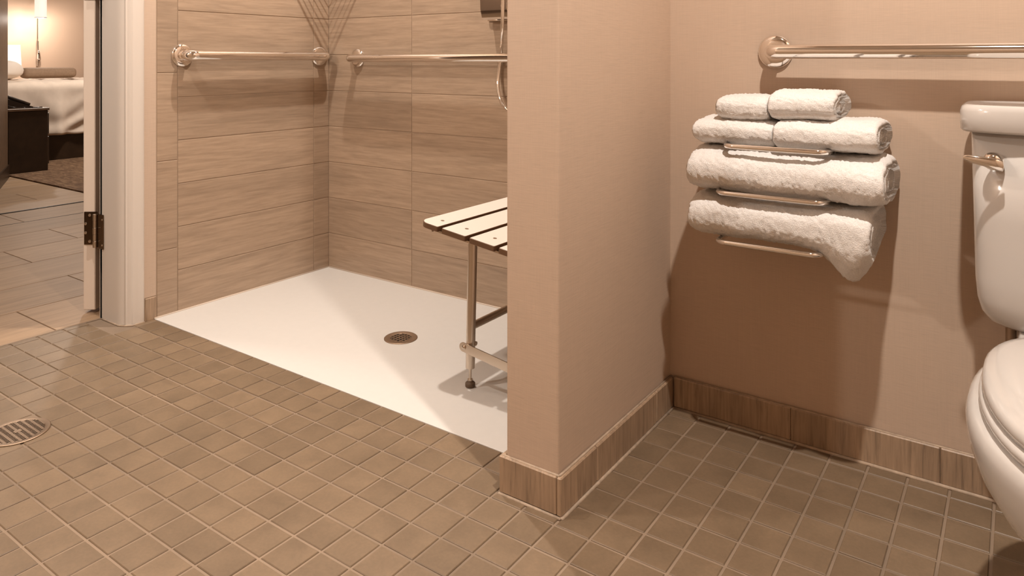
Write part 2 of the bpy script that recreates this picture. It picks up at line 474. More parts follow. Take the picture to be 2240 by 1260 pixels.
# ---- door leaf, opened about 145 degrees into the hall
cr = Vector((math.cos(YAW), math.sin(YAW), 0)); fwv = Vector((-math.sin(YAW), math.cos(YAW), 0))
Rc = Vector((-2.674, 1.248, 0)); Lc = Rc - cr * 0.042
door = bpy.data.objects.new('door_1', None)
def slab(bm, o, u, v, a0, a1, b0, b1, z0, z1, bev=0.0):
    t = B(); box(t, a0, a1, b0, b1, z0, z1, bev)
    M = Matrix(((u.x, v.x, 0, o.x), (u.y, v.y, 0, o.y), (0, 0, 1, o.z), (0, 0, 0, 1)))
    bmesh.ops.transform(t, matrix=M, verts=t.verts)
    me = bpy.data.meshes.new('tmp'); t.to_mesh(me); t.free(); bm.from_mesh(me); bpy.data.meshes.remove(me)
    return bm
COL.objects.link(door); door.location = Lc; ORG[door] = Lc.copy()
_meta(door, label='cream painted door standing open towards the hall', kind='structure')
b = slab(B(), Lc, cr, fwv, 0, 0.042, 0, 0.86, 0.012, 2.03, 0.002)
obj('door_leaf', b, 'paint', door)
kn = Vector((-2.6305, 1.2265, 0))
for z0 in (0.243, 1.106, 1.87):
    z1 = z0 + 0.116
    h = obj('hinge', slab(B(), Lc, cr, fwv, 0.004, 0.052, -0.003, 0.0, z0, z1, 0.001), 'hinge', door, label='dark steel butt hinge')
    b = slab(B(), Vector((-2.628, 1.2345, 0)), Vector((1, 0, 0)), Vector((0, 1, 0)), 0.0, 0.043, -0.0025, 0.0015, z0 - .002, z1 + .001, 0.0008)
    obj('jamb_plate', b, 'hinge', h)
    n5 = 5
    for k in range(n5):
        a = z0 + (z1 - z0) * k / n5
        r = 0.0068 if k % 2 == 0 else 0.0062
        b = B(); lathe(b, [(0, 0), (r - .0008, 0), (r, .0008), (r, (z1 - z0) / n5 - .0012), (r - .0008, (z1 - z0) / n5 - .0004), (0, (z1 - z0) / n5 - .0004)], (kn.x, kn.y, a), n=14)
        obj('knuckle', b, 'steel', h, smooth=True, angle=40)
    for a, zz in ((0.024, 0.104), (0.0095, 0.074), (0.0095, 0.042), (0.024, 0.012)):
        p = Lc + cr * a - fwv * 0.003 + Vector((0, 0, z0 + zz))
        b = B(); lathe(b, [(0, 0), (.0054, 0), (.0048, .0009), (.0022, .0014), (.0018, .0006), (0, .0006)], p, -fwv, 14)
        obj('screw', b, 'steel', h, smooth=True, angle=40)
    for zz in (0.1, 0.012):
        b = B(); lathe(b, [(0, 0), (.004, 0), (.003, .001), (0, .001)], (-2.592, 1.232, z0 + zz), (0, -1, 0), 12)
        obj('screw', b, 'steel', h, smooth=True, angle=40)

# ---- hall and bedroom shell
hall = obj('floor_hall', bx(-8.9, -2.6055, -1.4, 5.5, -0.06, -0.002), 'plank_grout', kind='structure', label='wood-look plank tile floor of the hall beyond the door')
obj('trim_3', bx(-2.612, -2.603, DY0, DY1, -0.002, 0.0002), 'grout', kind='structure', label='thin joint strip under the doorway')
xs = [-2.612, -2.919, -3.238, -3.574, -3.882, -4.208, -4.500, -4.838]
PM = {}
def plank(x0, x1, y0, y1, g=0.004):
    k = (round(y1 - y0 - g, 4), round(abs(x1 - x0) - g, 4))
    if k not in PM:
        bm = B(); L, W = k; c = 0.001
        def r(i, z): return [(-L/2 + i, -W/2 + i, z), (L/2 - i, -W/2 + i, z), (L/2 - i, W/2 - i, z), (-L/2 + i, W/2 - i, z)]
        ring_loft(bm, [r(0, -.008), r(0, -c), r(c, 0)], cap0=False)
        bmesh.ops.recalc_face_normals(bm, faces=bm.faces)
        me = bpy.data.meshes.new('plank_tile'); me.materials.append(MT['plank']); bm.to_mesh(me); bm.free(); PM[k] = me
    inst('plank_tile', PM[k], hall, ((x0 + x1) / 2, (y0 + y1) / 2, 0), (0, 0, PI / 2))
PLY = 0.634
for i, (a, bb) in enumerate(zip(xs, xs[1:])):
    off = 1.095 if i % 2 == 0 else 1.402
    if i in (4,): off = 1.728
    k = -4
    while off + k * PLY < 3.4:
        if off + (k + 1) * PLY > -0.4: plank(bb, a, off + k * PLY, off + (k + 1) * PLY)
        k += 1
xx = -4.852; i = 0
while xx > -6.9:
    off = 1.73 if i % 2 == 0 else 1.42
    for k in (-2, -1, 0):
        y0, y1 = off + k * PLY, min(off + (k + 1) * PLY, 2.335)
        if y1 - y0 > .05: plank(xx - 0.318, xx, y0, y1)
    y0 = off + PLY
    if y0 < 2.3: plank(xx - 0.318, xx, y0, 2.335)
    xx -= 0.318; i += 1
obj('trim_4', bx(-4.853, -4.837, -1.3, 3.4, -0.003, 0.0035), 'transition', kind='structure', label='black metal floor strip across the hall')
obj('trim_5', bx(-4.502, -4.497, -1.3, 3.4, -0.003, 0.0012), 'transition', kind='structure', label='thin dark joint across the hall floor')
obj('floor_bedroom', bx(-8.85, -4.86, 2.338, 5.4, -0.003, 0.009), 'carpet', kind='structure', label='brown patterned bedroom carpet')
obj('wall_bedroom', bx(-8.85, -8.72, -1.4, 5.5, -0.002, CEIL), 'bedwall', kind='structure', label='far bedroom wall washed with light')
obj('wall_hall', bx(-8.85, -2.6, -1.5, -1.4, -0.002, CEIL), 'bedwall', kind='structure', label='end wall of the hall')
obj('wall_bedroom_side', bx(-8.85, -2.6, 5.4, 5.5, -0.002, CEIL), 'bedwall', kind='structure', label='side wall of the bedroom')
obj('wall_hall_side', bx(-2.70, -2.6005, YB + 0.12, 5.5, -0.002, CEIL), 'bedwall', kind='structure', label='hall wall past the shower')
obj('wall_hall_near', bx(-2.70, -2.6005, -1.4, YF, -0.002, CEIL), 'bedwall', kind='structure', label='hall wall before the bathroom')
# dark panelled wall end at the left border
e0 = Vector((-6.30, 2.305, 0)); du = Vector((0.9, -0.43, 0)).normalized(); dn = Vector((-du.y, du.x, 0)) * -1
b = slab(B(), e0, du, dn, 0, 1.3, 0, 0.10, -0.002, CEIL)
wp = obj('wall_entry', b, 'darkpanel', kind='structure', label='dark panelled wall end seen at the left border')
b = slab(B(), e0, du, dn, -0.006, 1.3, -0.010, 0.0, -0.002, 0.10)
obj('base_board', b, 'darkwood', wp)

# ================================================================== SHOWER
# ---- pan
b = bx(-2.449, WX0 - 0.013, PANY, 2.109, -0.03, 0.0008, 0.0012, 2)
pan = thing('shower_pan', (-1.66, 1.72, -0.002), 'white shower floor pan flush with the brown mosaic floor', 'shower pan')
obj('basin', b, 'pan', pan)
b = B()
tube(b, [(-2.449, PANY, .0012), (-2.449, 2.108, .0012)], 0.004, 6)
tube(b, [(-2.449, 2.108, .0012), (WX0 - .013, 2.108, .0012)], 0.004, 6)
obj('sealant', b, 'caulk_pan', pan, smooth=True)

def grate(name, c, r_out, r_in, nx, px, barx, ny, py, bary, label, cat, rot=0.0, plug=0.0, z=0.0):
    t = thing(name, (c[0], c[1], z), label, cat)
    b = B(); lathe(b, [(r_out, 0), (r_out, .0012), (r_out - .0015, .0024), (r_in + .001, .0024), (r_in, .0018), (r_in, .0004), (r_in, 0)], (c[0], c[1], z), n=48)
    obj('rim', b, 'drain', t, smooth=True, angle=35)
    b = B(); lathe(b, [(0, .0003), (r_in + .001, .0003), (r_in + .001, .0006), (0, .0006)], (c[0], c[1], z), n=40)
    obj('hole_shade_disc', b, 'dark', t)  # dark disc put in for the shade inside the grate holes
    def bars(n, p, w, along):
        for k in range(n + 1):
            off = (k - n / 2) * p
            if abs(off) >= r_in: continue
            h = math.sqrt(r_in ** 2 - off ** 2) + .0008
            bb = bx(-h, h, off - w / 2, off + w / 2, .0008, .0021) if along == 'x' else bx(off - w / 2, off + w / 2, -h, h, .0008, .0022)
            bmesh.ops.rotate(bb, verts=bb.verts, cent=(0, 0, 0), matrix=Matrix.Rotation(rot, 3, 'Z'))
            bmesh.ops.translate(bb, verts=bb.verts, vec=(c[0], c[1], z))
            obj('grate_bar', bb, 'drain', t)
    bars(nx, px, barx, 'x'); bars(ny, py, bary, 'y')
    if plug:
        bb = bx(-plug, plug, -plug, plug, .0008, .0026)
        bmesh.ops.rotate(bb, verts=bb.verts, cent=(0, 0, 0), matrix=Matrix.Rotation(rot, 3, 'Z'))
        bmesh.ops.translate(bb, verts=bb.verts, vec=(c[0], c[1], z)); obj('plate', bb, 'drain', t)
    return t
grate('shower_drain', (-1.63, 1.700), 0.0535, 0.0335, 5, 0.0122, 0.0040, 5, 0.0122, 0.0040,
      'round metal drain grate in the white shower pan', 'drain', rot=0.0, z=0.0008)
grate('floor_drain', (-1.972, 0.742), 0.068, 0.056, 8, 0.0136, 0.0055, 16, 0.0072, 0.0026,
      'round dark metal drain grate in the mosaic floor at left', 'drain', rot=0.0, plug=0.0075, z=0.0006)

# ---- grab bars
def grab_bar(p0, p1, n, r, off, label, fr=0.041, z_side=None):
    p0, p1, n = Vector(p0), Vector(p1), Vector(n)
    t = thing('grab_bar', (p0 + p1) / 2, label, 'grab bar', 'chrome grab bars')
    path = fillet([p0 + n * .004, p0 + n * off, p1 + n * off, p1 + n * .004], 0.030, 9)
    obj('rail', tube(B(), path, r, 24), 'chrome', t, smooth=True)
    for p in (p0, p1):
        b = B(); lathe(b, [(fr, 0), (fr, .004), (fr - .0025, .0085), (fr - .009, .0115), (r + .004, .013), (r - .001, .013), (r - .001, 0)], p, n, 40)
        f = obj('flange', b, 'chrome', t, smooth=True, angle=50)
    return t
grab_bar((-2.45, 1.440, .911), (-2.45, 2.056, .911), (1, 0, 0), .0185, .056, 'short chrome grab bar on the shower side wall next to the door')
grab_bar((-2.268, 2.11, .902), (-1.00, 2.11, .902), (0, -1, 0), .0165, .056, 'long chrome grab bar on the shower back wall, running behind the partition', fr=.039)
grab_bar((-0.478, YT, .913), (0.436, YT, .911), (0, -1, 0), .0165, .056, 'chrome grab bar above the folded white towels, behind the toilet', fr=.040)

# ---- folding shower seat
TA = math.atan(0.130)
sy0, sy1 = 1.535, 2.04
seat = thing('shower_bench', (-1.15, 1.80, 0.0), 'white slatted fold-down shower bench on steel legs', 'bench')
S0 = Vector((-1.4005, 0, 0.4375)); sd = Vector((math.cos(TA), 0, -math.sin(TA))); sn = Vector((math.sin(TA), 0, math.cos(TA)))
def spt(a, y, h): return S0 + sd * a + sn * h + Vector((0, y, 0))
sl = [(0, .070), (.084, .169), (.183, .268), (.282, .367), (.381, .466), (.480, .512)]
for q, (a0, a1) in enumerate(sl):
    b = B(); pts = []
    def corner(a, y, sa, sy, r, n=6):
        return [(a + sa * r * (1 - math.sin(k / n * PI / 2)) if sa * sy > 0 else a + sa * r * (1 - math.cos(k / n * PI / 2)),
                 y + sy * r * (1 - math.cos(k / n * PI / 2)) if sa * sy > 0 else y + sy * r * (1 - math.sin(k / n * PI / 2))) for k in range(n + 1)]
    r0 = 0.030 if q == 0 else 0.004
    def arc(cx, cy, r, a_s, a_e, n=7): return [(cx + r * math.cos(a_s + (a_e - a_s) * k / n), cy + r * math.sin(a_s + (a_e - a_s) * k / n)) for k in range(n + 1)]
    pl = arc(a0 + r0, sy0 + r0, r0, PI, 1.5 * PI) + arc(a1 - .004, sy0 + .004, .004, 1.5 * PI, 2 * PI, 3) + arc(a1 - .004, sy1 - .004, .004, 0, .5 * PI, 3) + arc(a0 + r0, sy1 - r0, r0, .5 * PI, PI)
    rings = []
    for h, ins in ((-.0145, .0), (-.0012, .0), (0.0, .0012)):
        cxm = (a0 + a1) / 2; cym = (sy0 + sy1) / 2
        rings.append([spt(x + (ins if x < cxm else -ins), y + (ins if y < cym else -ins), h) for x, y in pl])
    vr = ring_loft(b, rings)
    b.faces.ensure_lookup_table()
    for f in b.faces:
        if len(f.verts) > 4 and all((v.co - S0).dot(sn) > -.0005 for v in f.verts): f.material_index = 1
    s = obj('slat', b, ['slat_edge', 'slat_top'], seat)
    for yy in (sy0 + .055, sy1 - .055):
        am = (a0 + a1) / 2 + (0.004 if q else 0.006)
        bb = B(); lathe(bb, [(0, .0), (.0058, .0), (.0055, .0006), (.003, .0008), (0, .0004)], spt(am, yy, -.0002), sn, 14)
        obj('screw', bb, 'drain', s, smooth=True, angle=40)
# rails under the slats (run front to back), legs, rung, brace
lx = -1.232
for i, yy in enumerate((1.556, 2.000)):
    b = B()
    ring = lambda a: [spt(a, yy - .009, -.0147), spt(a, yy + .009, -.0147), spt(a, yy + .009, -.020), spt(a, yy - .009, -.020)]
    ring_loft(b, [ring(.036), ring(.510)]); obj('rail', b, 'steel', seat)
    b = B(); tube(b, [spt(.036, yy, -.018), spt(.036, yy, -.026)], .003, 8); obj('bolt', b, 'drain', seat)
    topz = S0.z - 0.130 * (lx - S0.x) - .0195
    b = B(); tube(b, [(lx + .009, yy, topz), (lx, yy, .053)], .0127, 22); leg = obj('leg', b, 'steel', seat, smooth=True, angle=50)
    b = B(); tube(b, [(lx, yy, .056), (lx, yy, .014)], .004, 12); obj('threaded_rod', b, 'steel', leg, smooth=True, angle=50)
    b = B(); lathe(b, [(.0055, .018), (.0075, .0185), (.0075, .0225), (.0055, .023)], (lx, yy, 0), n=6); obj('nut', b, 'steel', leg)
    b = B(); lathe(b, [(.0, .0012), (.0118, .0012), (.0138, .003), (.0138, .011), (.0125, .013), (.009, .0145), (.007, .018), (0, .018)], (lx, yy, 0), n=24); obj('foot', b, 'rubber', leg, smooth=True, angle=35)
    # flat brace from the leg to the wall
    ysgn = -1 if i == 0 else 1
    yb = yy + ysgn * .0155
    p0 = Vector((lx - .012, yb, .1115)); p1 = Vector((WX0 - .002, yb, .061)); d = (p1 - p0).normalized(); up = Vector((0, 1, 0)).cross(d) * -1
    if up.z < 0: up = -up
    b = B(); prof = []
    for k in range(9):
        an = PI / 2 + PI * k / 8
        prof.append(p0 + d * (.0125 * math.cos(an)) + up * (.0125 * math.sin(an)))
    prof += [p1 - up * .0125, p1 + up * .0125]
    ring_loft(b, [[p - Vector((0, .0015, 0)) for p in prof], [p + Vector((0, .0015, 0)) for p in prof]]); br = obj('brace', b, 'steel', seat)
    b = B(); lathe(b, [(0, 0), (.0062, 0), (.0058, .0025), (.003, .0042), (0, .0046)], p0 + Vector((.004, ysgn * .0015, 0)), (0, ysgn, 0), 16); obj('bolt', b, 'steel', br, smooth=True, angle=45)
    b = B(); lathe(b, [(0, 0), (.006, 0), (.006, .006), (0, .006)], (lx + .010, yy - ysgn * .006, .120), (1, 0, 0), 10); obj('bolt', b, 'steel', br, smooth=True, angle=45)
b = B(); tube(b, [(lx + .003, 1.556, .166), (lx + .003, 2.0, .166)], .0105, 20); obj('rung', b, 'steel', seat, smooth=True, angle=50)
b = bx(WX0 - .016, WX0 - .0005, 1.53, 2.03, .33, .372, .002); obj('wall_plate', b, 'steel', seat)

# ---- shower valve, hand-shower hose
sv = thing('shower_valve', (-1.53, 2.11, 1.15), 'chrome shower valve with lever at the top of the shower back wall', 'shower valve')
b = bx(-1.585, -1.42, 2.100, 2.1098, 1.034, 1.24, .004, 2); obj('escutcheon', b, 'chrome', sv, smooth=True, angle=40)
b = B()
prof = [(2.0998, 1.235), (2.060, 1.235), (2.046, 1.222), (2.043, 1.14), (2.046, 1.075), (2.055, 1.045), (2.064, 1.038), (2.070, 1.043), (2.079, 1.058), (2.0998, 1.066)]
ring_loft(b, [[(x, y, z) for y, z in prof] for x in (-1.574, -1.570, -1.440, -1.436)]); obj('body', b, 'chrome', sv, smooth=True, angle=35)
b = B(); lathe(b, [(.026, 0), (.026, .022), (.023, .027), (0, .028)], (-1.518, 2.045, 1.135), (0, -1, 0), 28); k = obj('knob', b, 'chrome', sv, smooth=True, angle=40)
b = B(); tube(b, [(-1.518, 2.03, 1.135), (-1.550, 2.02, 1.128), (-1.567, 2.018, 1.126)], [.008, .007, .006], 12); obj('lever', b, 'chrome', k, smooth=True)
b = B(); tube(b, [(-1.500, 2.062, 1.08), (-1.470, 2.045, 1.085)], .007, 12); obj('outlet', b, 'chrome', sv, smooth=True)
hp = [Vector(p) for p in [(-1.463, 2.030, 1.30), (-1.463, 2.030, 1.20), (-1.464, 2.030, 1.10), (-1.470, 2.036, 1.01), (-1.498, 2.070, .952), (-1.5155, 2.090, .912), (-1.525, 2.0925, .86), (-1.527, 2.088, .815), (-1.5196, 2.08, .785), (-1.502, 2.07, .752), (-1.475, 2.06, .728), (-1.440, 2.06, .71), (-1.405, 2.06, .728), (-1.388, 2.072, .79), (-1.384, 2.0925, .86), (-1.382, 2.0925, .93), (-1.372, 2.06, 1.0), (-1.36, 2.03, 1.1), (-1.36, 2.03, 1.30)]]
dense = []
for i in range(len(hp) - 1):
    a, b0, c, d = hp[max(i - 1, 0)], hp[i], hp[i + 1], hp[min(i + 2, len(hp) - 1)]
    n = max(4, int((c - b0).length / .0024))
    for k in range(n):
        t = k / n
        dense.append(0.5 * ((2 * b0) + (c - a) * t + (2 * a - 5 * b0 + 4 * c - d) * t * t + (3 * b0 - a - 3 * c + d) * t ** 3))
b = B(); tube(b, dense, [0.0068 if k % 2 else 0.0058 for k in range(len(dense))], 10)
obj('shower_hose', b, 'chrome', None, smooth=True, label='ribbed metal shower hose looping beside the partition wall', cat='hose')

# ---- wire corner shelf above the frame (throws the ribbed shadow into the corner)
ZS, LS = 1.271, 0.24
cs = thing('corner_shelf', (-2.44, 2.10, ZS), 'chrome wire corner shelf high in the shower corner', 'shelf')
cx0, cy0 = -2.446, 2.106
b = B(); tube(b, fillet([(cx0, cy0, ZS), (cx0, cy0 - LS, ZS), (cx0 + LS, cy0, ZS), (cx0, cy0, ZS)], .012, 4), .0034, 10); obj('frame', b, 'chrome', cs, smooth=True)
for k in range(1, 9):
    l = LS * k / 9
    b = B(); tube(b, [(cx0 + .002, cy0 - l, ZS), (cx0 + l, cy0 - .002, ZS)], .0016, 8); obj('wire', b, 'chrome', cs, smooth=True)

# ================================================================== TOWELS
rack = thing('towel_rack', (-0.447, YT, 0.48), 'chrome wire towel rack with three hoops on the papered wall', 'towel rack')
for xq in (-.53, -.365):
    b = bx(xq - .008, xq + .008, YT - .006, YT - .0005, .478, .72, .002); obj('wall_strap', b, 'chrome', rack)
HY = 1.549
hoops = [(-.528, -.318, .7075), (-.545, -.322, .6055), (-.545, -.332, .4985)]
for x0, x1, z in hoops:
    path = fillet([(x0, YT - .006, z), (x0, HY, z), (x1, HY, z), (x1, YT - .006, z)], .026, 8)
    obj('hoop', tube(B(), path, .0056, 16), 'chrome', rack, smooth=True)
def nz(p, s, o=0.0): return noise.noise(Vector((p[0] * s + o, p[1] * s - o, p[2] * s + 2 * o)))
def towel(name, x0, x1, yf, yb, z0, z1, label, seed=0.0, n_exp=2.5, end_r=0.022, bow=0.0, fine=0.0013, low=0.004, tilt=0.0, droop=None, lap=None, group='folded white towels on the rack', flat=0.0):
    NU, NV = int((x1 - x0) / .0036), 96
    yc, a = (yf + yb) / 2, (yb - yf) / 2
    zc, bh = (z0 + z1) / 2, (z1 - z0) / 2
    rings = []
    def prof(u, s, xoff=0.0, grow=1.0):
        x = x0 + (x1 - x0) * u
        r = []
        for k in range(NV):
            th = 2 * PI * k / NV
            c, sn_ = math.cos(th), math.sin(th)
            py = math.copysign(abs(c) ** (2 / n_exp), c); pz = math.copysign(abs(sn_) ** (2 / n_exp), sn_)
            y = yc + a * py * (1 - (1 - s) * 0.6 * bh / a) if s > .5 else yc + a * py * s
            z = zc + bh * pz * s
            # crease where one layer ends on the front
            if lap is not None and py < -0.2:
                dl = (z - lap)
                y += 0.006 * math.exp(-(dl / .004) ** 2) * min(1, s)
            z += bow * (u - .5) ** 2 * 4 + tilt * (u - .5)
            if droop is not None:
                d0, wd_, amt = droop
                f = math.exp(-((u - d0) / (wd_ if u < d0 else wd_ * .75)) ** 2)
                if pz < 0.3:
                    g = f * (0.3 - pz) / 1.3 * max(0.0, 1 - abs(py + .55) * .9)
                    z -= amt * g; y -= .25 * amt * g
            p = Vector((x + xoff, y, z))
            nrm = Vector((0, py * bh, pz * a)).normalized()
            p += nrm * (low * nz(p, 17, seed) + low * .18 * nz(p, 44, seed + 5) + fine * nz(p, 260, seed) + fine * .8 * nz(p, 520, seed + 3)) * min(1, s * 1.2)
            p.x += low * .8 * nz(p, 30, seed + 9) * (1 if s < 1 else 0)
            r.append(p)
        return r
    L = x1 - x0
    for k in range(NU + 1):
        u = k / NU; e = min(u, 1 - u) * L
        s = 1.0 if e > end_r else 0.72 + 0.28 * math.sqrt(max(0, 1 - (1 - e / end_r) ** 2))
        rings.append(prof(u, s))
    # end caps: concentric folds
    lo = [prof(0, s, xo) for s, xo in ((.08, .010), (.16, .004), (.26, .012), (.38, .003), (.46, .010), (.58, .001), (.66, .005))]
    hi = [prof(1, s, -xo) for s, xo in ((.66, .005), (.58, -.002), (.46, .012), (.38, .001), (.26, .014), (.16, .003), (.08, .012))]
    b = B(); ring_loft(b, lo + rings + hi)
    return obj(name, b, 'towel', None, smooth=True, label=label, cat='towel', group=group)
towel('bath_towel', -.612, -.240, 1.547, 1.768, .500, .5985, 'lowest folded white bath towel, its corner drooping below the rack', 1.3, 2.7, .030, droop=(.905, .13, .058), fine=.0026, low=.0042)
towel('bath_towel', -.612, -.214, 1.540, 1.768, .5995, .7005, 'thick folded white bath towel in the middle tier of the rack', 4.7, 2.6, .032, fine=.0026, low=.0042, tilt=-.004)
towel('hand_towel', -.606, -.4285, 1.566, 1.76, .7030, .766, 'folded white hand towel on the left of the top tier', 8.1, 2.7, .026, low=.004, fine=.0022)
towel('hand_towel', -.4275, -.228, 1.560, 1.76, .7020, .771, 'folded white hand towel on the right of the top tier, rolled end showing', 11.9, 2.8, .016, low=.0035, fine=.0022)
towel('washcloth', -.557, -.443, 1.578, 1.735, .7570, .8150, 'small folded white washcloth on top of the stack at left', 15.2, 2.9, .022, low=.004, fine=.0022)
towel('washcloth', -.442, -.308, 1.573, 1.735, .7625, .830, 'small folded white washcloth on top of the stack at right, standing higher', 19.4, 2.7, .022, low=.006, fine=.0022, lap=.782)

# ================================================================== TOILET
TX = 0.125
toi = thing('toilet', (TX, 1.40, 0.0), 'white porcelain toilet with tank, lid closed, at the right border', 'toilet')
def srect(cx, cy, hx, hy, z, n=5.0, N=56, bowf=0.0):
    r = []
    for k in range(N):
        th = 2 * PI * k / N; c, s = math.cos(th), math.sin(th)
        x = hx * math.copysign(abs(c) ** (2 / n), c); y = hy * math.copysign(abs(s) ** (2 / n), s)
        if y < 0: y -= bowf * (1 - (x / hx) ** 2)
        r.append((cx + x, cy + y, z))
    return r
b = B()
tz = [(.402, .70, .62), (.404, .80, .72), (.412, .88, .83), (.428, .935, .91), (.452, .965, .96), (.49, .98, .985), (.60, .992, .995), (.765, 1.01, 1.0)]
ring_loft(b, [srect(TX, 1.662, .2000 * sx, .0905 * sy_, z, 5.0, bowf=.018) for z, sx, sy_ in tz]); obj('tank', b, 'porcelain', toi, smooth=True)
b = B()
lz = [(.764, .95, .93), (.762, .99, .985), (.766, 1.005, 1.005), (.785, 1.01, 1.012), (.800, 1.008, 1.01), (.808, .995, .985), (.8115, .97, .95), (.8115, .90, .84), (.8095, .87, .79), (.8095, .3, .3)]
ring_loft(b, [srect(TX, 1.660, .2180 * sx, .1040 * sy_, z, 6.0, bowf=.02) for z, sx, sy_ in lz]); obj('tank_lid', b, 'porcelain', toi, smooth=True)
# flush lever
lv = Vector((-.040, 1.5615, .712))
b = B(); lathe(b, [(.0165, 0), (.0165, .004), (.013, .010), (.008, .014), (0, .014)], lv, (0, -1, 0), 24); fl = obj('flush_lever', b, 'chrome', toi, smooth=True, angle=40, label='chrome flush lever')
b = B()
ring_loft(b, [[(lv.x + dx, lv.y - .017 + yo + .004 * math.cos(2 * PI * k / 14), lv.z + zo + hz * math.sin(2 * PI * k / 14)) for k in range(14)]
              for dx, yo, zo, hz in ((.016, -.002, -.006, .004), (.014, -.003, -.005, .010), (.004, -.004, -.003, .0105), (-.015, -.006, .001, .0085), (-.034, -.006, .004, .007), (-.043, -.005, .0055, .0045), (-.045, -.005, .006, .002))])
obj('lever_arm', b, 'chrome', fl, smooth=True, angle=60)
def egg(cx, cy, w, lf, lb, z, N=56, n=2.25):
    r = []
    for k in range(N):
        th = 2 * PI * k / N; c, s = math.cos(th), math.sin(th)
        r.append((cx + w * math.copysign(abs(c) ** (2 / n), c), cy + (lb if s > 0 else lf) * math.copysign(abs(s) ** (2 / (n if s > 0 else 2.0)), s), z))
    return r
b = B()
bz = [(0.0, .118, .22, .25, 1.36), (.012, .120, .222, .252, 1.36), (.05, .112, .21, .24, 1.36), (.12, .104, .19, .23, 1.36), (.18, .112, .20, .235, 1.35),
      (.23, .132, .225, .25, 1.33), (.28, .160, .255, .27, 1.30), (.32, .180, .272, .29, 1.285), (.355, .1905, .282, .30, 1.28), (.380, .1925, .284, .302, 1.28), (.393, .189, .281, .30, 1.28), (.399, .182, .275, .295, 1.28), (.400, .15, .22, .25, 1.28)]
ring_loft(b, [egg(TX, cy, w, lf, lb, z) for z, w, lf, lb, cy in bz]); obj('bowl', b, 'porcelain', toi, smooth=True)
b = B(); ring_loft(b, [srect(TX, 1.62, .13 * k, .125 * k, z, 4) for z, k in ((.24, .8), (.34, .95), (.392, 1.0), (.4035, .97))]); obj('tank_shelf', b, 'porcelain', toi, smooth=True)
b = B(); ring_loft(b, [egg(TX, 1.275, .176 * k, .272 * k, .20 * k, z, n=2.6) for z, k in ((.4015, .97), (.404, .99), (.412, 1.0), (.418, .99), (.4195, .96))]); obj('seat_ring', b, 'porcelain', toi, smooth=True)
b = B(); ring_loft(b, [egg(TX, 1.275, .172 * k, .268 * k, .215 * k, z, n=2.6) for z, k in ((.4205, .97), (.4225, .99), (.431, 1.0), (.4385, .99), (.4425, .965), (.4455, .90), (.448, .7), (.449, .3))]); obj('seat_lid', b, 'porcelain', toi, smooth=True)
for xq in (TX - .075, TX + .075):
    b = bx(xq - .02, xq + .02, 1.492, 1.53, .4005, .438, .006, 2); obj('hinge_cap', b, 'porcelain', toi, smooth=True, angle=40)
b = B(); tube(b, [(TX - .14, 1.655, .30), (TX - .14, 1.655, .406)], .009, 12); obj('supply_pipe', b, 'drain', toi, smooth=True, angle=40)

# ================================================================== BEDROOM THROUGH THE DOORWAY
ns = thing('nightstand', (-6.62, 2.45, .009), 'dark wooden nightstand beside the bed, seen through the doorway', 'nightstand')
obj('body', bx(-6.85, -6.41, 2.345, 2.63, .009, .492, .004), 'darkwood', ns)
obj('top', bx(-6.86, -6.40, 2.340, 2.637, .4925, .514, .003), 'darkpanel', ns)
obj('drawer_front', bx(-6.83, -6.43, 2.6302, 2.645, .30, .47, .003), 'darkwood', ns)
obj('drawer_front', bx(-6.83, -6.43, 2.6302, 2.645, .06, .28, .003), 'darkwood', ns)
ph = thing('telephone', (-6.55, 2.44, .514), 'black desk telephone with a cord on the nightstand', 'telephone')
b = B(); prof = [(2.345, .5145), (2.545, .5145), (2.545, .522), (2.43, .566), (2.345, .598)]
ring_loft(b, [[(x, y, z) for y, z in prof] for x in (-6.64, -6.47)]); obj('body', b, 'phone', ph)
b = B(); tube(b, fillet([(-6.50, 2.345, .615), (-6.50, 2.36, .612), (-6.50, 2.47, .565), (-6.50, 2.53, .538)], .02), [.014] * 18, 12); obj('handset', b, 'phone', ph, smooth=True)
cpts = []
for k in range(40):
    t = k / 39; cpts.append((-6.43 + .02 * math.sin(t * 9), 2.35 + .24 * t, .5185 + .022 * (1 - t) ** 6))
b = B(); tube(b, cpts, .0042, 8); obj('cord', b, 'phone', ph, smooth=True)

bed = thing('bed', (-7.72, 3.0, .009), 'bed with rumpled cream bedding, seen through the doorway', 'bed')
obj('base', bx(-8.45, -7.02, 1.9, 3.98, .009, .25, .004), 'darkwood', bed)
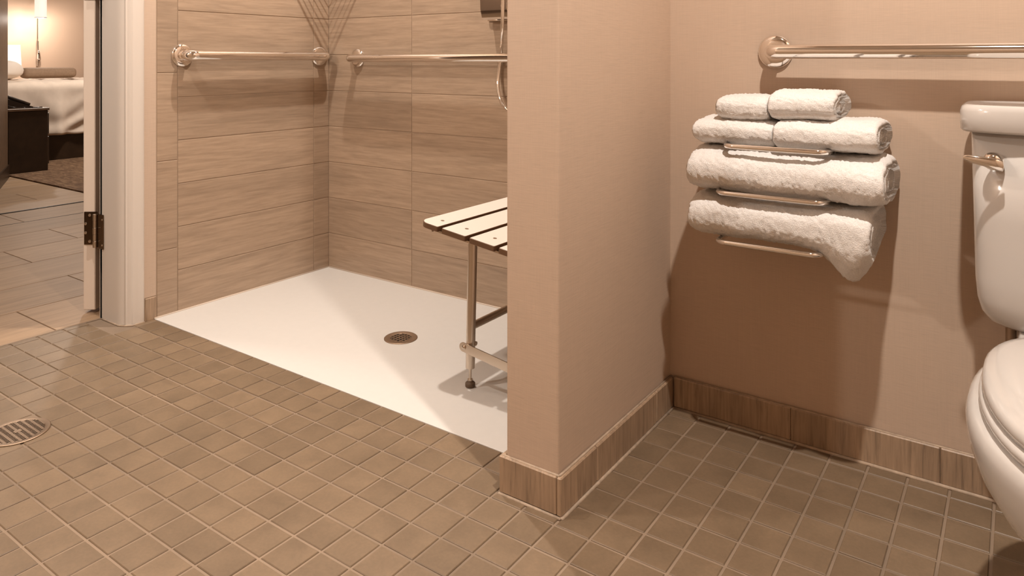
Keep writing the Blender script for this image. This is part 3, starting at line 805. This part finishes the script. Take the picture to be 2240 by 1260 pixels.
# bedding: one draped surface, with folds
def bed_h(x, y):
    z = .705 + .012 * nz((x, y, 0), 3.0, 2.0) + .010 * nz((x, y, 0), 7.0, 8.0)
    return z
b = B(); NX, NY = 90, 130
grid = []
for i in range(NX + 1):
    row = []
    s = i / NX * 1.885            # running length from the near hem, up the side, over the top
    for j in range(NY + 1):
        y = 1.88 + 2.14 * j / NY
        hs = 0.40
        if s < hs:
            z = .235 + s; x = -6.985
            fold = .015 * math.sin(22 * z + 9 * nz((y, z, 1), 2.2) + 2 * (y - 2.6)) * (0.35 + .65 * abs(nz((y * 2, z, 5), 1.4)) * 2)
            x += fold * min(1, (hs - s) * 4) + .008 * nz((y, z, 3), 5) * min(1, (hs - s) * 4)
            if y > 2.86: x += .06 * math.exp(-((y - 2.95) / .06) ** 2) * (1 - s / hs)
        else:
            q = s - hs; r = .07
            if q < r * PI / 2:
                an = q / r; x = -6.985 - r * (1 - math.cos(an)); z = .705 - r + r * math.sin(an) + 0.0
            else:
                x = -6.985 - r - (q - r * PI / 2); z = .705
            k_ = min(1, q * 6)
            z += k_ * (.016 * nz((x, y, 0), 4.0, 2.0) + .010 * nz((x * .6, y * 2.2, 0), 9.0, 8.0) + .014 * math.sin(9 * (x + 1.6 * y)) * max(0, nz((x, y, 4), 2.0)))
        row.append(b.verts.new((x, y, z)))
    grid.append(row)
for i in range(NX):
    for j in range(NY): b.faces.new((grid[i][j], grid[i + 1][j], grid[i + 1][j + 1], grid[i][j + 1]))
o = obj('bedding', b, 'linen', bed, smooth=True)
md = o.modifiers.new('thick', 'SOLIDIFY'); md.thickness = 0.02; md.offset = -1
obj('mattress', bx(-8.44, -7.06, 1.92, 3.97, .25, .66, .05, 3), 'pillow', bed, smooth=True, angle=50)
def pillow(x, y, z, sx, sy, sz, tilt, label, mat='pillow', name='pillow'):
    b = B(); bmesh.ops.create_uvsphere(b, u_segments=40, v_segments=24, radius=1.0)
    for v in b.verts:
        c = v.co
        f = lambda t: math.copysign(abs(t) ** .55, t)
        k = (1 - .25 * abs(c.y) * abs(c.z))
        v.co = Vector((c.x * sx * (1 - .6 * max(abs(c.y), abs(c.z)) ** 3), f(c.y) * sy * k, f(c.z) * sz * k))
        v.co += Vector((1, 0, 0)) * .014 * nz(v.co, 9, y)
    bmesh.ops.rotate(b, verts=b.verts, cent=(0, 0, 0), matrix=Matrix.Rotation(tilt, 3, 'Y'))
    bmesh.ops.translate(b, verts=b.verts, vec=(x, y, z))
    return obj(name, b, mat, None, smooth=True, label=label, cat='pillow')
pillow(-7.62, 2.64, .802, .13, .28, .10, -.15, 'white pillow propped up at the head of the bed')
b = B()
rings = []
for k in range(25):
    t = k / 24; y = 3.03 + .47 * t; e = min(t, 1 - t); s = min(1, .75 + e * 5)
    rings.append([(-7.95 + .075 * s * math.copysign(abs(math.cos(a)) ** .75, math.cos(a)), y, .768 + .054 * s * math.copysign(abs(math.sin(a)) ** .75, math.sin(a))) for a in [2 * PI * q / 28 for q in range(28)]])
ring_loft(b, rings); obj('bolster', b, 'bolster', None, smooth=True, angle=60, label='brown bolster cushion lying on the far side of the bed', cat='cushion')
# far table with lamp
st = thing('side_table', (-8.58, 2.98, 0), 'small dark side table behind the bed carrying the lamp', 'table')
obj('top', bx(-8.71, -8.47, 2.62, 3.2, .60, .63, .003), 'darkwood', st)
for x in (-8.69, -8.49):
    for y in (2.65, 3.17): obj('leg', bx(x - .015, x + .015, y - .015, y + .015, -.002 if y < 2.338 else .009, .6), 'darkwood', st)
tl = thing('table_lamp', (-8.58, 3.03, .63), 'bedside table lamp with a glowing white square shade', 'lamp')
b = B(); lathe(b, [(.06, 0), (.06, .012), (.015, .02), (.012, .19), (0, .19)], (-8.58, 3.03, .6302), n=24); obj('base', b, 'steel', tl, smooth=True, angle=40)
b = B(); ring_loft(b, [srect(-8.58, 3.02, .105, .215, .82, 12), srect(-8.58, 3.02, .10, .205, 1.052, 12), srect(-8.58, 3.02, .098, .203, 1.052, 12), srect(-8.58, 3.02, .103, .213, .82, 12)], False, False); obj('lamp_shade', b, 'shade', tl, smooth=True, angle=40)
sn = thing('wall_sconce', (-8.70, 3.46, .83), 'slim wall lamp with a glowing glass shade on the bright bedroom wall', 'lamp')
b = B(); tube(b, [(-8.70, 3.465, .83), (-8.70, 3.465, 1.10)], .010, 12); obj('stem', b, 'steel', sn, smooth=True, angle=40)
b = B(); lathe(b, [(0, 0), (.016, .004), (.021, .025), (.018, .06), (.009, .11), (0, .13)], (-8.685, 3.47, .885), n=20); obj('drop', b, 'chrome', sn, smooth=True)
b = B(); lathe(b, [(.054, 0), (.054, .22), (.051, .22), (.051, 0)], (-8.40, 3.375, 1.342), n=32); obj('glass_shade', b, 'glass', sn, smooth=True, angle=40)
b = B(); tube(b, [(-8.70, 3.465, 1.09), (-8.70, 3.465, 1.60), (-8.40, 3.375, 1.60), (-8.40, 3.375, 1.55)], .006, 8); obj('arm', b, 'chrome', sn, smooth=True)
b = B(); lathe(b, [(.051, 0), (.0555, 0), (.0555, .006), (.051, .006)], (-8.40, 3.375, 1.336), n=32); obj('rim', b, 'drain', sn)

# ================================================================== LAMPS
def lamp(name, loc, power, size, parent, shape='DISK', rot=(0, 0, 0), spread=PI):
    d = bpy.data.lights.new(name, 'AREA'); d.shape = shape; d.size = size; d.energy = power; d.color = TINT; d.spread = spread
    o = bpy.data.objects.new(name, d); COL.objects.link(o); o.location = Vector(loc) - ORG[parent]; o.rotation_euler = rot; o.parent = parent
    return o
def bulb(name, loc, power, r, parent):
    d = bpy.data.lights.new(name, 'POINT'); d.energy = power; d.color = TINT; d.shadow_soft_size = r
    o = bpy.data.objects.new(name, d); COL.objects.link(o); o.location = Vector(loc) - ORG[parent]; o.parent = parent
    return o
def downlight(loc, power, label, size=0.11):
    x, y, z = loc
    t = thing('ceiling_light', (x, y, CEIL), label, 'ceiling light', 'recessed ceiling lights')
    b = B(); lathe(b, [(.085, 0), (.085, -.006), (.078, -.011), (.066, -.012), (.062, -.004), (.062, 0)], (x, y, CEIL), n=36); obj('trim_ring', b, 'ceil', t, smooth=True, angle=40)
    b = B(); lathe(b, [(0, -.002), (.0615, -.002), (.0615, -.0035), (0, -.0035)], (x, y, CEIL), n=32); obj('lens', b, 'lens', t)
    lamp('light', (x, y, CEIL - .016), power, size, t)
    return t
downlight(L_SHOWER, P_SHOWER, 'recessed ceiling light above the shower pan', 0.045)
downlight(L_TOILET, P_TOILET, 'recessed ceiling light in front of the toilet', 0.05)
downlight(L_BATH, P_BATH, 'recessed ceiling light in the middle of the bathroom')
downlight((-3.4, 1.0, 0), P_HALL_FILL, 'added ceiling fill light for the hall outside the door', 0.2)  # unseen source, added so the hall floor is lit
downlight((-6.1, 3.3, 0), P_BED_FILL, 'added ceiling fill light for the bed and carpet', 0.3)  # no fixture in view; added to brighten bed and carpet
vl = thing('vanity_light', (L_VANITY[0], YF, L_VANITY[2]), 'frosted globe wall light above the vanity', 'wall light')
b = B(); lathe(b, [(.05, 0), (.05, .015), (.015, .02), (.012, .10), (0, .10)], (L_VANITY[0], YF, L_VANITY[2]), (0, 1, 0), 28); obj('bracket', b, 'chrome', vl, smooth=True, angle=40)
bulb('light', L_VANITY, P_VANITY, 0.05, vl)
b = B(); lathe(b, [(.012, .0), (.062, .006), (.064, .012), (.064, .055), (.060, .055), (.058, .014), (.012, .008)], (L_VANITY[0], YF + .098, L_VANITY[2]), (0, 1, 0), 28); obj('shade', b, 'lens', vl, smooth=True, angle=40)
bulb('light', (-8.58, 3.03, .93), P_LAMP, .05, tl)
bulb('light', (-8.40, 3.375, 1.318), P_SCONCE, .03, sn)
